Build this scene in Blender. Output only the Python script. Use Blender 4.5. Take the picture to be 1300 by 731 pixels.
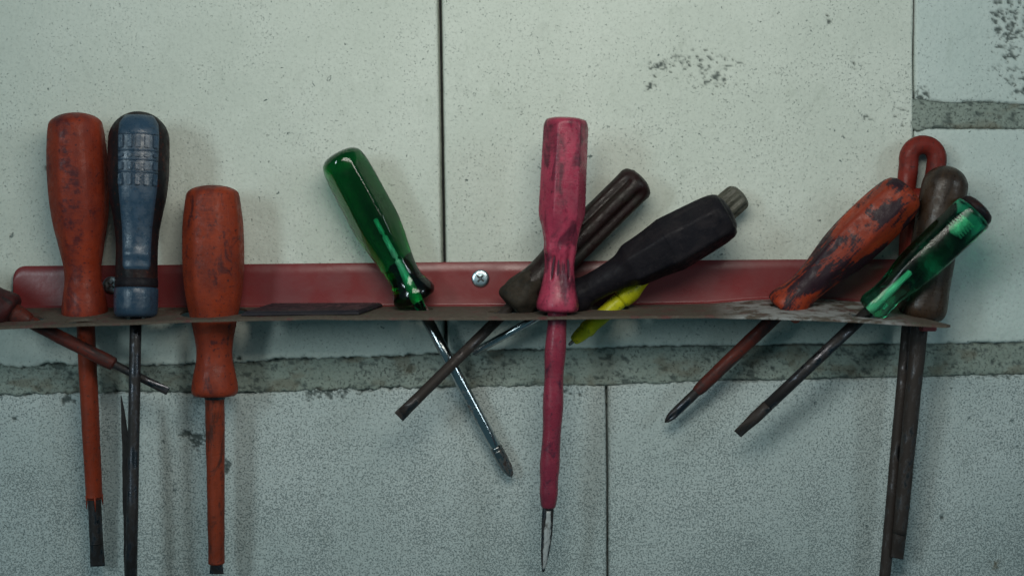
import bpy, bmesh, math, random
import numpy as np
from mathutils import Vector, Matrix
from mathutils.geometry import delaunay_2d_cdt

# ------------------------------------------------------------------ scene, camera, light
S = 0.00045                    # metres per unit used below (the wall is 1300 units wide in view)
D = 1805.0                     # camera to wall, units
scn = bpy.context.scene
col = scn.collection
for o in list(bpy.data.objects): bpy.data.objects.remove(o)
cam_d = bpy.data.cameras.new('camera'); cam = bpy.data.objects.new('camera', cam_d); col.objects.link(cam)
cam_d.sensor_width = 36; cam_d.lens = 36 * D / 1300.0
cam.location = (0, -D * S, 0); cam.rotation_euler = (math.pi / 2, 0, 0)
cam_d.clip_start = 0.02; cam_d.clip_end = 20
cam_d.dof.use_dof = True; cam_d.dof.focus_distance = (D - 40) * S; cam_d.dof.aperture_fstop = 3.2
scn.camera = cam

world = bpy.data.worlds.new('World'); scn.world = world; world.use_nodes = True
bg = world.node_tree.nodes['Background']
bg.inputs[0].default_value = (0.33, 0.68, 0.82, 1); bg.inputs[1].default_value = 0.15

def area(name, loc, target, size, power, color, sy=None):
    l = bpy.data.lights.new(name, 'AREA'); l.shape = 'RECTANGLE' if sy else 'SQUARE'; l.size = size
    if sy: l.size_y = sy
    l.energy = power; l.color = color
    o = bpy.data.objects.new(name, l); col.objects.link(o); o.location = loc
    o.rotation_euler = (Vector(target) - Vector(loc)).to_track_quat('-Z', 'Y').to_euler()
    return o
area('centre_fill', (0.02, -0.42, 0.22), (0.02, 0, 0.04), 0.30, 1.32, (1.0, 0.975, 0.885), 0.16)  # added centre light: brightens the middle, falls off towards the corners
area('window_left', (-0.88, -1.15, 0.24), (-0.1, 0, 0.0), 0.20, 4.9, (0.76, 0.94, 1.0), 0.42)
area('window_right', (1.15, -0.95, 0.34), (0.14, 0, 0.0), 0.22, 3.1, (0.78, 0.94, 1.0), 0.42)

scn.render.engine = 'CYCLES'
scn.cycles.use_denoising = True
try: scn.cycles.denoiser = 'OPENIMAGEDENOISE'
except Exception: pass
scn.cycles.max_bounces = 10; scn.cycles.transmission_bounces = 10
scn.cycles.caustics_refractive = True; scn.cycles.sample_clamp_indirect = 6; scn.cycles.blur_glossy = 0.6
vs = scn.view_settings; vs.view_transform = 'Standard'; vs.look = 'None'; vs.gamma = 1; vs.exposure = -0.15; vs.use_curve_mapping = False

# ------------------------------------------------------------------ maths helpers
def W(px, py, d):              # the point seen at photo pixel (px, py), d units out from the wall (in units)
    f = (D - d) / D
    return Vector(((px - 650) * f, -d, (365.5 - py) * f))
def h2(ix, iy, seed):
    n = (ix.astype(np.int64) * 374761393 + iy.astype(np.int64) * 668265263 + seed * 974711) & 0xffffffff
    n = ((n ^ (n >> 13)) * 1274126177) & 0xffffffff
    n = (n ^ (n >> 16)) & 0xffffffff
    return n / 4294967295.0
def vnoise(x, y, seed=0):
    x = np.asarray(x, float); y = np.asarray(y, float)
    ix = np.floor(x); iy = np.floor(y); fx = x - ix; fy = y - iy
    fx = fx * fx * (3 - 2 * fx); fy = fy * fy * (3 - 2 * fy)
    a = h2(ix, iy, seed); b = h2(ix + 1, iy, seed); c = h2(ix, iy + 1, seed); e = h2(ix + 1, iy + 1, seed)
    return (a * (1 - fx) + b * fx) * (1 - fy) + (c * (1 - fx) + e * fx) * fy
def fbm(x, y, seed=0, o=4):
    s = 0; a = 1; t = 0
    for i in range(o):
        s = s + a * vnoise(x * 2 ** i, y * 2 ** i, seed + i * 17); t += a; a *= 0.55
    return s / t
def smooth(a, b, x):
    t = np.clip((x - a) / (b - a), 0, 1); return t * t * (3 - 2 * t)

# ------------------------------------------------------------------ materials
class NT:
    def __init__(self, name):
        self.m = bpy.data.materials.new(name); self.m.use_nodes = True
        self.t = self.m.node_tree; self.n = self.t.nodes; self.b = self.n['Principled BSDF']
        self.tc = self.n.new('ShaderNodeTexCoord')
    def link(self, a, b): self.t.links.new(a, b)
    def coord(self, scale=(1, 1, 1), loc=(0, 0, 0)):
        mp = self.n.new('ShaderNodeMapping'); self.link(self.tc.outputs['Object'], mp.inputs[0])
        mp.inputs['Scale'].default_value = [q / S for q in scale]; mp.inputs['Location'].default_value = loc
        return mp.outputs[0]
    def noise(self, size, detail=4, rough=0.55, scale=(1, 1, 1), loc=(0, 0, 0), dist=0):
        n = self.n.new('ShaderNodeTexNoise'); self.link(self.coord([q / size for q in scale], loc), n.inputs['Vector'])
        n.inputs['Scale'].default_value = 1; n.inputs['Detail'].default_value = detail
        n.inputs['Roughness'].default_value = rough; n.inputs['Distortion'].default_value = dist
        return n.outputs[0]
    def voro(self, size, scale=(1, 1, 1)):
        n = self.n.new('ShaderNodeTexVoronoi'); self.link(self.coord([q / size for q in scale]), n.inputs['Vector'])
        n.inputs['Scale'].default_value = 1
        return n
    def ramp(self, x, a, b, ca=0.0, cb=1.0):
        r = self.n.new('ShaderNodeMapRange'); r.interpolation_type = 'SMOOTHSTEP'
        self.link(x, r.inputs[0]); r.inputs[1].default_value = a; r.inputs[2].default_value = b
        r.inputs[3].default_value = ca; r.inputs[4].default_value = cb
        return r.outputs[0]
    def math(self, op, a, b=None):
        n = self.n.new('ShaderNodeMath'); n.operation = op
        for i, v in enumerate((a, b)):
            if v is None: continue
            if isinstance(v, (int, float)): n.inputs[i].default_value = v
            else: self.link(v, n.inputs[i])
        return n.outputs[0]
    def mix(self, f, a, b):
        n = self.n.new('ShaderNodeMix'); n.data_type = 'RGBA'
        for s, v in ((n.inputs[0], f), (n.inputs[6], a), (n.inputs[7], b)):
            if isinstance(v, (int, float)): s.default_value = v
            elif isinstance(v, (tuple, list)): s.default_value = (*v, 1)
            else: self.link(v, s)
        return n.outputs[2]
    def sep(self):
        n = self.n.new('ShaderNodeSeparateXYZ'); self.link(self.coord(), n.inputs[0]); return n.outputs
    def attr(self, name):
        n = self.n.new('ShaderNodeAttribute'); n.attribute_name = name; return n.outputs['Fac']
    def bump(self, h, dist, strength=1.0):
        n = self.n.new('ShaderNodeBump'); n.inputs['Distance'].default_value = dist * S; n.inputs['Strength'].default_value = strength
        self.link(h, n.inputs['Height']); self.link(n.outputs[0], self.b.inputs['Normal'])
    def set(self, **k):
        for q, v in k.items():
            s = self.b.inputs[q.replace('_', ' ')]
            if isinstance(v, (int, float)): s.default_value = v
            elif isinstance(v, (tuple, list)): s.default_value = (*v, 1)
            else: self.link(v, s)
        return self.m

def wall_mat(name, base, base2, fine, dens, pore=(0.10, 0.14, 0.13), fsz=2.6, mud=0.22):
    m = NT(name)
    cl = m.noise(150, 4); c = m.mix(m.ramp(cl, 0.35, 0.68), base, base2)
    mot = m.noise(26, 4, 0.6); c = m.mix(m.ramp(mot, 0.52, 0.78, 0, 0.28), c, [q * 0.72 for q in base])
    z = m.sep()[2]
    low = m.ramp(z, -90, -420, 0, 1.0)
    f1 = m.noise(fsz, 2, 0.65, dist=0.5)
    thr = m.math('SUBTRACT', dens, m.math('MULTIPLY', low, 0.055))
    thr = m.math('SUBTRACT', thr, m.math('MULTIPLY', m.math('SUBTRACT', m.noise(75, 5, 0.7), 0.5), 0.26))
    sp = m.ramp(m.math('SUBTRACT', f1, thr), 0.0, 0.11)
    c = m.mix(m.math('MULTIPLY', sp, fine), c, pore)
    pn = m.noise(9, 3, 0.62, loc=(3, 1, 4), dist=0.7); gate = m.ramp(m.noise(70, 3, loc=(8, 2, 1)), 0.35, 0.65, 0.035, -0.02)
    dot = m.ramp(m.math('SUBTRACT', pn, gate), 0.69, 0.735)
    c = m.mix(m.math('MULTIPLY', dot, 0.85), c, pore)
    sm = m.ramp(m.noise(44, 6, 0.72, (1, 1, 0.6), (5, 9, 2), 0.8), 0.56, 0.76, 0, 0.34); c = m.mix(sm, c, [q * r for q, r in zip(base, (0.52, 0.55, 0.50))])
    pale = m.ramp(m.noise(60, 5, 0.7, loc=(1, 7, 3)), 0.55, 0.78, 0, 0.35); c = m.mix(pale, c, [min(0.8, q * 1.18) for q in base2])
    fs = m.ramp(m.noise(4.5, 5, 0.75), 0.48, 0.66, 0, mud); c = m.mix(fs, c, [q * 0.5 for q in base])
    c = m.mix(m.attr('chip'), c, (0.045, 0.06, 0.055))  # pit tone holds both dirt and the shade deep in the pores
    c = m.mix(m.attr('stain'), c, (0.13, 0.11, 0.07))
    hgt = m.math('SUBTRACT', m.math('ADD', m.math('MULTIPLY', m.noise(6, 5, 0.7), 0.7), m.math('MULTIPLY', m.noise(24, 3, 0.6), 1.1)), m.math('ADD', m.math('MULTIPLY', sp, 0.55), m.math('MULTIPLY', dot, 1.2)))
    m.bump(hgt, 1.6, 0.75)
    return m.set(Base_Color=c, Roughness=0.92)

def dirty_plastic(name, base, dirt, lo, hi, size=26, rough=0.42, stretch=1.0, amount=0.9, seed=0.0, streak=0.35, spec=0.20, front=0.0):
    m = NT(name)
    tone = m.noise(60, 3, loc=(seed, 1, 2)); c = m.mix(m.ramp(tone, 0.3, 0.7), base, [q * 0.74 for q in base])
    a = m.noise(size, 7, 0.66, (1, 1, stretch), (seed + 3, seed, 5), 0.6)
    st = m.noise(2.6, 3, 0.5, (1, 1, 0.12), (seed, 4, 0)); st2 = m.noise(2.4, 3, 0.6, (0.12, 0.12, 1.4), (seed, 7, 1))
    a2 = m.math('ADD', a, m.math('MULTIPLY', m.math('SUBTRACT', st2, 0.5), 0.10))
    broad = m.ramp(m.noise(size * 1.6, 6, 0.7, (1, 1, stretch), (seed, 8, seed)), 0.40, 0.70, 0, 0.55 * amount)
    d1 = m.math('MULTIPLY', m.ramp(a2, lo, hi), amount)
    sm = m.ramp(m.noise(5, 4, 0.7, loc=(seed, 0, 9)), 0.58, 0.66, 0, 0.8)
    d2 = m.math('MULTIPLY', m.ramp(st, 0.58, 0.75), streak)
    cr = m.ramp(st2, 0.60, 0.72, 0, streak * 0.7)
    f = m.math('MAXIMUM', m.math('MAXIMUM', d1, sm), m.math('MAXIMUM', d2, m.math('MAXIMUM', cr, broad)))
    if front:       # a hand-worn band of grime down one face of the handle
        x, y, z = m.sep()
        w = m.math('MULTIPLY', m.ramp(m.math('ABSOLUTE', m.math('ADD', x, 2.0)), 8, 17, 1, 0), m.ramp(y, -5, -15))
        w = m.math('MULTIPLY', w, m.ramp(z, 45, 110)); g = m.ramp(m.math('ADD', m.noise(34, 6, 0.7, loc=(seed, 2, 2)), m.math('MULTIPLY', m.math('SUBTRACT', st2, 0.5), 0.14)), 0.42, 0.60)
        f = m.math('MAXIMUM', f, m.math('MULTIPLY', m.math('MULTIPLY', w, g), front))
    c = m.mix(f, c, dirt)
    m.bump(m.math('ADD', m.math('MULTIPLY', m.noise(5, 5, 0.7), 0.8), m.math('ADD', m.math('MULTIPLY', st, 0.4), m.math('MULTIPLY', st2, 0.3))), 0.8, 0.6)
    return m.set(Base_Color=c, Roughness=m.ramp(m.noise(9, 5, 0.65), 0.3, 0.7, rough - 0.14, rough + 0.24), Specular_IOR_Level=spec)

def steel(name, base, rust, amt, rough, size=9):
    m = NT(name)
    a = m.noise(size, 5, 0.65, (1, 1, 0.5)); f = m.ramp(a, 0.62 - amt * 0.35, 0.74 - amt * 0.3)
    c = m.mix(f, base, rust)
    met = m.ramp(f, 0, 1, 1.0, 0.25)
    m.bump(m.noise(3, 4, 0.7), 0.5, 0.5)
    return m.set(Base_Color=c, Metallic=met, Roughness=m.math('ADD', m.math('MULTIPLY', f, 0.35), rough))

def clear_green(name, dens, dirt_hi, tint, rlo=0.04, rhi=0.20, ior=1.49):
    m = NT(name)
    d = m.ramp(m.noise(17, 5, 0.65, (1, 1, 0.5)), 0.58, 0.8, 0, dirt_hi)
    c = m.mix(d, (0.75, 0.98, 0.88), (0.06, 0.10, 0.08))
    m.bump(m.noise(20, 3), 0.5, 0.3)
    va = m.n.new('ShaderNodeVolumeAbsorption'); va.inputs['Color'].default_value = (*tint, 1); va.inputs['Density'].default_value = dens
    m.link(va.outputs[0], m.n['Material Output'].inputs['Volume'])
    return m.set(Base_Color=c, Roughness=m.ramp(m.noise(12, 5), 0.35, 0.7, rlo, rhi), Transmission_Weight=1.0, IOR=ior)

M = {}
M['block_up'] = wall_mat('aerated_block_pale', (0.54, 0.575, 0.505), (0.60, 0.63, 0.56), 0.58, 0.615)
M['block_low'] = wall_mat('aerated_block_grey', (0.42, 0.475, 0.455), (0.49, 0.54, 0.52), 0.72, 0.54, (0.11, 0.15, 0.148), 2.1, 0.34)
M['block_side'] = wall_mat('aerated_block_bluish', (0.49, 0.56, 0.52), (0.54, 0.60, 0.56), 0.50, 0.625)
M['mortar'] = wall_mat('mortar', (0.215, 0.255, 0.215), (0.27, 0.31, 0.27), 0.75, 0.56, (0.05, 0.065, 0.055), 3.0, 0.5)
M['joint'] = NT('joint_shadow_backing').set(Base_Color=(0.022, 0.024, 0.025), Roughness=0.95)

def rack_paint():
    m = NT('worn_red_enamel')
    t = m.noise(120, 4); c = m.mix(m.ramp(t, 0.3, 0.7), (0.205, 0.029, 0.029), (0.150, 0.023, 0.025))
    s = m.ramp(m.noise(4, 4, 0.7), 0.66, 0.78, 0, 0.7); c = m.mix(s, c, (0.07, 0.03, 0.03))
    sc = m.ramp(m.noise(5, 4, 0.6, (0.15, 1, 1)), 0.66, 0.76, 0, 0.35); c = m.mix(sc, c, (0.20, 0.08, 0.075))
    m.bump(m.noise(8, 4, 0.5), 0.5, 0.35)
    return m.set(Base_Color=c, Roughness=m.ramp(m.noise(30, 4), 0.3, 0.7, 0.27, 0.42))
M['red_paint'] = rack_paint()
def shelf_mat():
    m = NT('dusty_red_shelf')
    n = m.noise(22, 5, 0.65); c = m.mix(m.ramp(n, 0.30, 0.50), (0.10, 0.026, 0.024), (0.070, 0.052, 0.036))
    n2 = m.noise(7, 5, 0.7); c = m.mix(m.ramp(n2, 0.45, 0.72), c, (0.10, 0.080, 0.060))
    c = m.mix(m.ramp(m.noise(5, 4, 0.7), 0.62, 0.74, 0, 0.8), c, (0.045, 0.03, 0.026))
    w = m.attr('worn')
    wn = m.ramp(m.noise(16, 6, 0.7, (0.6, 1, 1)), 0.42, 0.56); c = m.mix(m.math('MULTIPLY', w, wn), c, (0.27, 0.27, 0.26))
    m.bump(m.math('ADD', n2, m.noise(2.5, 3, 0.7)), 1.4, 0.7)
    return m.set(Base_Color=c, Roughness=0.82)
M['shelf'] = shelf_mat()
M['orange'] = dirty_plastic('stained_orange_plastic', (0.27, 0.035, 0.013), (0.036, 0.010, 0.015), 0.48, 0.68, 30, 0.45, 0.55, 0.85, 1.3, front=0.85)
M['orange2'] = dirty_plastic('scuffed_orange_plastic', (0.27, 0.037, 0.013), (0.030, 0.012, 0.015), 0.53, 0.66, 22, 0.45, 0.6, 0.8, 7.7, front=0.6)
M['orange_sleeve'] = dirty_plastic('orange_shaft_sleeve', (0.26, 0.036, 0.013), (0.05, 0.025, 0.02), 0.55, 0.75, 30, 0.4, 0.4, 0.7, 2.2)
M['sleeve_dark'] = dirty_plastic('dirty_orange_shaft_sleeve', (0.12, 0.020, 0.012), (0.02, 0.02, 0.02), 0.44, 0.66, 18, 0.45, 0.35, 0.9, 4.1)
M['sleeve_worn'] = dirty_plastic('worn_orange_shaft_sleeve', (0.25, 0.038, 0.014), (0.04, 0.016, 0.012), 0.48, 0.66, 16, 0.45, 0.4, 0.85, 4.4)
M['orange_black'] = dirty_plastic('orange_plastic_with_tar', (0.36, 0.044, 0.013), (0.012, 0.009, 0.015), 0.43, 0.50, 36, 0.42, 0.36, 0.96, 3.3)
M['red_loop'] = dirty_plastic('dirty_red_plastic', (0.19, 0.020, 0.013), (0.04, 0.015, 0.015), 0.5, 0.7, 26, 0.45, 0.7, 0.8, 3.1)
M['pink'] = dirty_plastic('grimy_pink_plastic', (0.40, 0.042, 0.085), (0.05, 0.010, 0.02), 0.46, 0.64, 24, 0.3, 0.5, 0.85, 9.4, 0.25, 0.36)
M['pink_sleeve'] = dirty_plastic('pink_shaft_sleeve', (0.28, 0.031, 0.058), (0.05, 0.015, 0.03), 0.54, 0.7, 18, 0.26, 0.6, 0.8, 6.3, 0.2, 0.36)
M['black_rubber'] = dirty_plastic('black_soft_plastic', (0.009, 0.008, 0.011), (0.020, 0.016, 0.018), 0.45, 0.7, 20, 0.5, 0.6, 0.8, 2.9, 0.1, 0.12)
M['black_grip'] = dirty_plastic('black_rubber_grip', (0.008, 0.009, 0.011), (0.075, 0.018, 0.010), 0.60, 0.72, 30, 0.42, 0.6, 0.8, 8.3, 0.05, 0.14)
M['blue'] = dirty_plastic('slate_blue_plastic', (0.030, 0.060, 0.098), (0.014, 0.022, 0.030), 0.52, 0.75, 22, 0.27, 0.6, 0.35, 1.9, 0.05, 0.5)
M['brown_amber'] = dirty_plastic('dark_brown_fluted_plastic', (0.020, 0.008, 0.008), (0.020, 0.016, 0.013), 0.42, 0.62, 24, 0.34, 0.5, 0.9, 3.7, 0.3, 0.20)
M['dusty_brown'] = dirty_plastic('dust_caked_brown_plastic', (0.034, 0.026, 0.018), (0.012, 0.012, 0.010), 0.42, 0.7, 14, 0.75, 1, 0.8, 1.1, 0.2)
M['brown_wood'] = dirty_plastic('dark_varnished_wood', (0.050, 0.028, 0.016), (0.011, 0.008, 0.007), 0.38, 0.62, 40, 0.32, 0.25, 0.9, 6.6, 0.45, 0.34)
M['maroon'] = dirty_plastic('grimy_maroon_plastic', (0.065, 0.013, 0.013), (0.02, 0.015, 0.015), 0.45, 0.65, 16, 0.45, 0.7, 0.9, 2.5)
M['yellow'] = dirty_plastic('yellow_plastic', (0.52, 0.50, 0.010), (0.12, 0.12, 0.02), 0.56, 0.72, 14, 0.3, 0.7, 0.6, 5.9, 0.2)
M['grey_clear'] = dirty_plastic('old_grey_clear_plastic', (0.10, 0.097, 0.076), (0.03, 0.027, 0.02), 0.45, 0.65, 10, 0.28, 0.6, 0.8, 4.9, 0.2)
M['bar'] = dirty_plastic('blackened_flat_steel', (0.018, 0.016, 0.022), (0.03, 0.026, 0.026), 0.5, 0.7, 30, 0.42, 1, 0.6, 1.4, 0.1)
M['chrome'] = steel('bright_chrome_steel', (0.42, 0.45, 0.46), (0.06, 0.045, 0.035), 0.15, 0.14)
M['steel'] = steel('dull_steel', (0.26, 0.27, 0.27), (0.05, 0.035, 0.03), 0.4, 0.24)
M['dark_steel'] = steel('blackened_steel', (0.085, 0.085, 0.095), (0.018, 0.014, 0.013), 0.65, 0.26)
M['rusty_steel'] = steel('rusty_brown_steel', (0.10, 0.09, 0.09), (0.030, 0.021, 0.017), 0.8, 0.36)
M['bare_grind'] = dirty_plastic('ground_bright_steel', (0.50, 0.52, 0.51), (0.08, 0.07, 0.06), 0.52, 0.66, 8, 0.3, 0.5, 0.8, 2.0, 0.4, 0.6)
M['zinc'] = steel('zinc_plated_steel', (0.55, 0.68, 0.72), (0.12, 0.13, 0.12), 0.2, 0.28, 5)
M['sliver'] = dirty_plastic('sliver_dark_grey', (0.035, 0.030, 0.028), (0.015, 0.013, 0.013), 0.4, 0.6, 12, 0.7, 0.2, 0.8, 1.7)
M['clear_green'] = clear_green('clear_emerald_plastic', 400, 0.6, (0.0, 0.80, 0.60))
M['clear_green2'] = clear_green('clear_dark_green_plastic', 130, 0.12, (0.0, 0.80, 0.60), 0.10, 0.22, 1.34)
M['core'] = NT('bright_tang_steel').set(Base_Color=(0.75, 0.85, 0.65), Roughness=0.45, Metallic=0.2)
M['groove_shade'] = NT('slit_shade').set(Base_Color=(0.05, 0.008, 0.02), Roughness=0.7)
M['recess'] = NT('grimy_screw_recess').set(Base_Color=(0.05, 0.06, 0.06), Roughness=0.5, Metallic=0.6)

# ------------------------------------------------------------------ object helpers
def link_mesh(name, verts, faces, mat, parent=None, smooth_=True, attrs=None, unit=True):
    me = bpy.data.meshes.new(name)
    v = np.asarray(verts, float).reshape(-1, 3)
    if unit: v = v * S
    me.from_pydata(v.tolist() if len(v) < 60000 else v.tolist(), [], faces)
    me.materials.append(mat)
    if smooth_: me.polygons.foreach_set('use_smooth', [True] * len(me.polygons))
    for k, a in (attrs or {}).items():
        at = me.attributes.new(k, 'FLOAT', 'POINT'); at.data.foreach_set('value', np.asarray(a, np.float32))
    me.update()
    o = bpy.data.objects.new(name, me); col.objects.link(o)
    if parent: o.parent = parent
    return o
def tag(o, label=None, cat=None, group=None, kind=None):
    for k, v in (('label', label), ('category', cat), ('group', group), ('kind', kind)):
        if v: o[k] = v
    return o
def empty(name, loc=(0, 0, 0)):
    o = bpy.data.objects.new(name, None); col.objects.link(o); o.location = loc; o.empty_display_size = 0.01
    return o
def catmull(prof, n):
    p = np.array(prof, float)
    d = np.r_[0, np.cumsum(np.maximum(1e-6, np.sqrt((np.diff(p, axis=0) ** 2).sum(1))) ** 0.5)]
    pe = np.vstack([2 * p[0] - p[1], p, 2 * p[-1] - p[-2]])
    out = []
    for i in range(len(p) - 1):
        k = max(2, int(round(n * (d[i + 1] - d[i]) / d[-1])))
        for j in range(k):
            t = j / k; a, b, c, e = pe[i], pe[i + 1], pe[i + 2], pe[i + 3]
            q = 0.5 * ((2 * b) + (c - a) * t + (2 * a - 5 * b + 4 * c - e) * t * t + (3 * b - a - 3 * c + e) * t ** 3)
            q[1] = max(q[1], 0.02); out.append(q)
    out.append(p[-1]); return np.array(out)
def cap_top(r, s0, rise):       # a rounded end: (s, r) from the pole to full radius
    return [(s0, 0), (s0 + rise * 0.05, r * 0.38), (s0 + rise * 0.22, r * 0.70), (s0 + rise * 0.55, r * 0.92)]

def dome(r, s0, rise):          # an elliptical dome, pole first
    return [(s0, 0)] + [(s0 + rise * t, r * math.sqrt(1 - (1 - t) ** 2)) for t in (0.02, 0.08, 0.2, 0.38, 0.6, 0.8)]
class Tool:
    """A hand tool standing in the rack.  top / tip are photo pixels + distance from the wall; local +Z runs up the axis."""
    def __init__(self, name, label, top, tip, seat, group, cat='screwdriver', mid=None, roll=0):
        self.top, self.tip, self.mid = top, tip, mid
        self.A = W(*top); self.B = W(*(mid or tip)); self.C = W(*tip)
        self.L1 = math.hypot(top[0] - (mid or tip)[0], top[1] - (mid or tip)[1])
        self.L2 = math.hypot(tip[0] - (mid or tip)[0], tip[1] - (mid or tip)[1]) if mid else 0
        self.f = (D - 0.5 * (top[2] + tip[2])) / D
        z = (self.A - self.B).normalized(); y = Vector((0, 1, 0)); y = (y - z * y.dot(z)).normalized()
        x = y.cross(z); R = Matrix((x, y, z)).transposed()
        R = R @ Matrix.Rotation(math.radians(roll), 3, 'Z')
        self.seat = seat; self.O = self.pt(seat); self.R = R
        self.e = empty(name); self.e.matrix_world = Matrix.Translation(self.O * S) @ R.to_4x4()
        tag(self.e, label, cat, group)
    def pt(self, s):            # world point at image distance s from the top, along the axis
        if self.mid and s > self.L1:
            return self.B.lerp(self.C, (s - self.L1) / self.L2)
        return self.A + (self.B - self.A) * (s / self.L1)
    def loc(self, s):
        return self.R.transposed() @ (self.pt(s) - self.O)
    def loft(self, name, prof, mat, n=40, rings=50, sec=None, interp=True, ends=True, parent=None, off=None, flat=None):
        P = catmull(prof, rings) if interp else np.array(prof, float)
        th = np.linspace(0, 2 * math.pi, n, endpoint=False)
        V = []
        for s, r in P:
            c = np.array(self.loc(s)); m = np.ones(n) if sec is None else sec(th, s)
            fx, fy = (1, 1) if flat is None else flat(s)
            ox, oy = (0, 0) if off is None else off(s)
            rr = r * self.f * m
            V.append(np.stack([c[0] + ox + fx * rr * np.cos(th), c[1] + oy + fy * rr * np.sin(th), np.full(n, c[2])], 1))
        V = np.concatenate(V); F = []
        k = len(P)
        for i in range(k - 1):
            for j in range(n):
                a = i * n + j; b = i * n + (j + 1) % n; F.append((a, b, b + n, a + n))
        if ends:
            F.append(tuple(reversed(range(n)))[::-1][::-1]); F.append(tuple((k - 1) * n + j for j in range(n)))
        # faces run down the axis: reverse so that normals point out
        F = [tuple(reversed(f)) for f in F[:k and (k - 1) * n]] + ([tuple(range(n)), tuple((k - 1) * n + j for j in reversed(range(n)))] if ends else [])
        o = link_mesh(name, V, F, mat, parent or self.e)
        bm = bmesh.new(); bm.from_mesh(o.data); bmesh.ops.recalc_face_normals(bm, faces=bm.faces); bm.to_mesh(o.data); bm.free()
        return o
def poly_sec(n, k, s0, s1, phase=0.0, fade=14):     # rounded n-sided section between s0 and s1
    def f(th, s):
        w = float(smooth(s0, s0 + fade, s) * (1 - smooth(s1 - fade, s1, s)))
        a = (th + phase) % (2 * math.pi / n) - math.pi / n
        p = math.cos(math.pi / n) / np.cos(a)
        return 1 + (p - 1) * k * w
    return f
def flute_sec(n, depth, s0, s1, sharp=2.0, fade=8, phase=0.0):
    def f(th, s):
        w = float(smooth(s0, s0 + fade, s) * (1 - smooth(s1 - fade, s1, s)))
        return 1 - depth * w * (0.5 + 0.5 * np.cos(n * th + phase)) ** sharp
    return f
def wobble(sec, amp, seed, size=14):
    def f(th, s):
        m = np.ones_like(th) if sec is None else sec(th, s)
        return m * (1 + amp * (vnoise(np.cos(th) * 1.5 + 5 + s / size, np.sin(th) * 1.5 + 5 + s / size * 0.7, seed) - 0.5) * 2)
    return f
def tube(name, pts, rad, mat, parent=None, n=14):
    pts = [Vector(p) for p in pts]; V = []; F = []
    up = Vector((0, 1, 0))
    for i, p in enumerate(pts):
        t = (pts[min(i + 1, len(pts) - 1)] - pts[max(i - 1, 0)]).normalized()
        a = (up - t * up.dot(t)).normalized(); b = t.cross(a)
        r = rad[i] if isinstance(rad, (list, tuple)) else rad
        for j in range(n):
            q = 2 * math.pi * j / n; V.append(p + a * (r * math.cos(q)) + b * (r * math.sin(q)))
    for i in range(len(pts) - 1):
        for j in range(n):
            a = i * n + j; b = i * n + (j + 1) % n; F.append((a, b, b + n, a + n))
    F.append(tuple(range(n))); F.append(tuple((len(pts) - 1) * n + j for j in range(n)))
    o = link_mesh(name, V, F, mat, parent)
    bm = bmesh.new(); bm.from_mesh(o.data); bmesh.ops.recalc_face_normals(bm, faces=bm.faces); bm.to_mesh(o.data); bm.free()
    return o
def box(name, cx, cy, cz, hx, hy, hz, mat, parent, bev=0.6, rot=None):
    bm = bmesh.new(); bmesh.ops.create_cube(bm, size=2)
    bmesh.ops.scale(bm, vec=(hx, hy, hz), verts=bm.verts)
    if bev: bmesh.ops.bevel(bm, geom=list(bm.edges), offset=bev, segments=2, affect='EDGES')
    if rot is not None: bmesh.ops.rotate(bm, matrix=rot, verts=bm.verts)
    bmesh.ops.translate(bm, vec=(cx, cy, cz), verts=bm.verts); bmesh.ops.scale(bm, vec=(S, S, S), verts=bm.verts)
    me = bpy.data.meshes.new(name); bm.to_mesh(me); bm.free(); me.materials.append(mat)
    for p in me.polygons: p.use_smooth = False
    o = bpy.data.objects.new(name, me); col.objects.link(o); o.parent = parent; return o

# ------------------------------------------------------------------ THE WALL
def T(table):
    a = np.array(table, float); return lambda x: np.interp(x, a[:, 0], a[:, 1])
bed_top = T([(-400, 462), (0, 463), (25, 470), (40, 466), (60, 462), (100, 463), (200, 464), (240, 463), (290, 461), (340, 458), (400, 455), (500, 452), (570, 450), (640, 445), (700, 443), (850, 440), (1000, 438), (1150, 437), (1300, 436), (1700, 434)])
bed_bot = T([(-400, 501), (0, 500), (100, 499), (200, 497), (300, 498), (400, 494), (560, 491), (700, 488), (770, 488), (800, 487), (900, 483), (1000, 481), (1150, 478), (1300, 474), (1700, 466)])
up_top = T([(1150, 126), (1175, 127), (1200, 131), (1240, 130), (1300, 132), (1700, 134)])
up_bot = T([(1150, 160), (1165, 166), (1178, 163), (1200, 162), (1300, 163), (1700, 164)])
chips = [(888, 78, 48, 13, .36), (905, 98, 40, 18, .26), (838, 84, 18, 9, .6), (822, 108, 8, 8, .62), (835, 95, 6, 5, .6), (1283, 45, 24, 60, .45), (1268, 20, 16, 26, .55), (1292, 110, 20, 26, .5),
         (250, 558, 15, 9, 1.3), (236, 551, 9, 6, 1.1), (288, 592, 5, 9, 1.6), (1196, 650, 3, 12, .8), (1150, 150, 20, 14, .3),
         (1098, 150, 12, 5, .5), (85, 507, 9, 7, 1.4), (17, 532, 5, 4, 1.4), (1172, 122, 9, 14, .6), (1083, 83, 4, 6, .5), (300, 454, 7, 5, .8), (340, 476, 22, 16, .42),
         (705, 498, 30, 8, .55), (420, 500, 46, 9, .6), (40, 470, 60, 6, .5), (690, 480, 60, 10, .4), (1275, 478, 40, 5, .4), (60, 214, 4, 4, .8), (985, 52, 4, 4, .7), (1052, 25, 4, 4, .8)]
def grid_axis(lo, hi, step, flo, fhi, coarse=9.0):
    a = [lo]
    while a[-1] < hi:
        a.append(a[-1] + (step if flo - 2 <= a[-1] <= fhi else coarse))
    return np.array(a)
wall = empty('block_wall'); tag(wall, 'pale speckled aerated concrete block wall with grey mortar beds behind the rack', 'wall')
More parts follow.
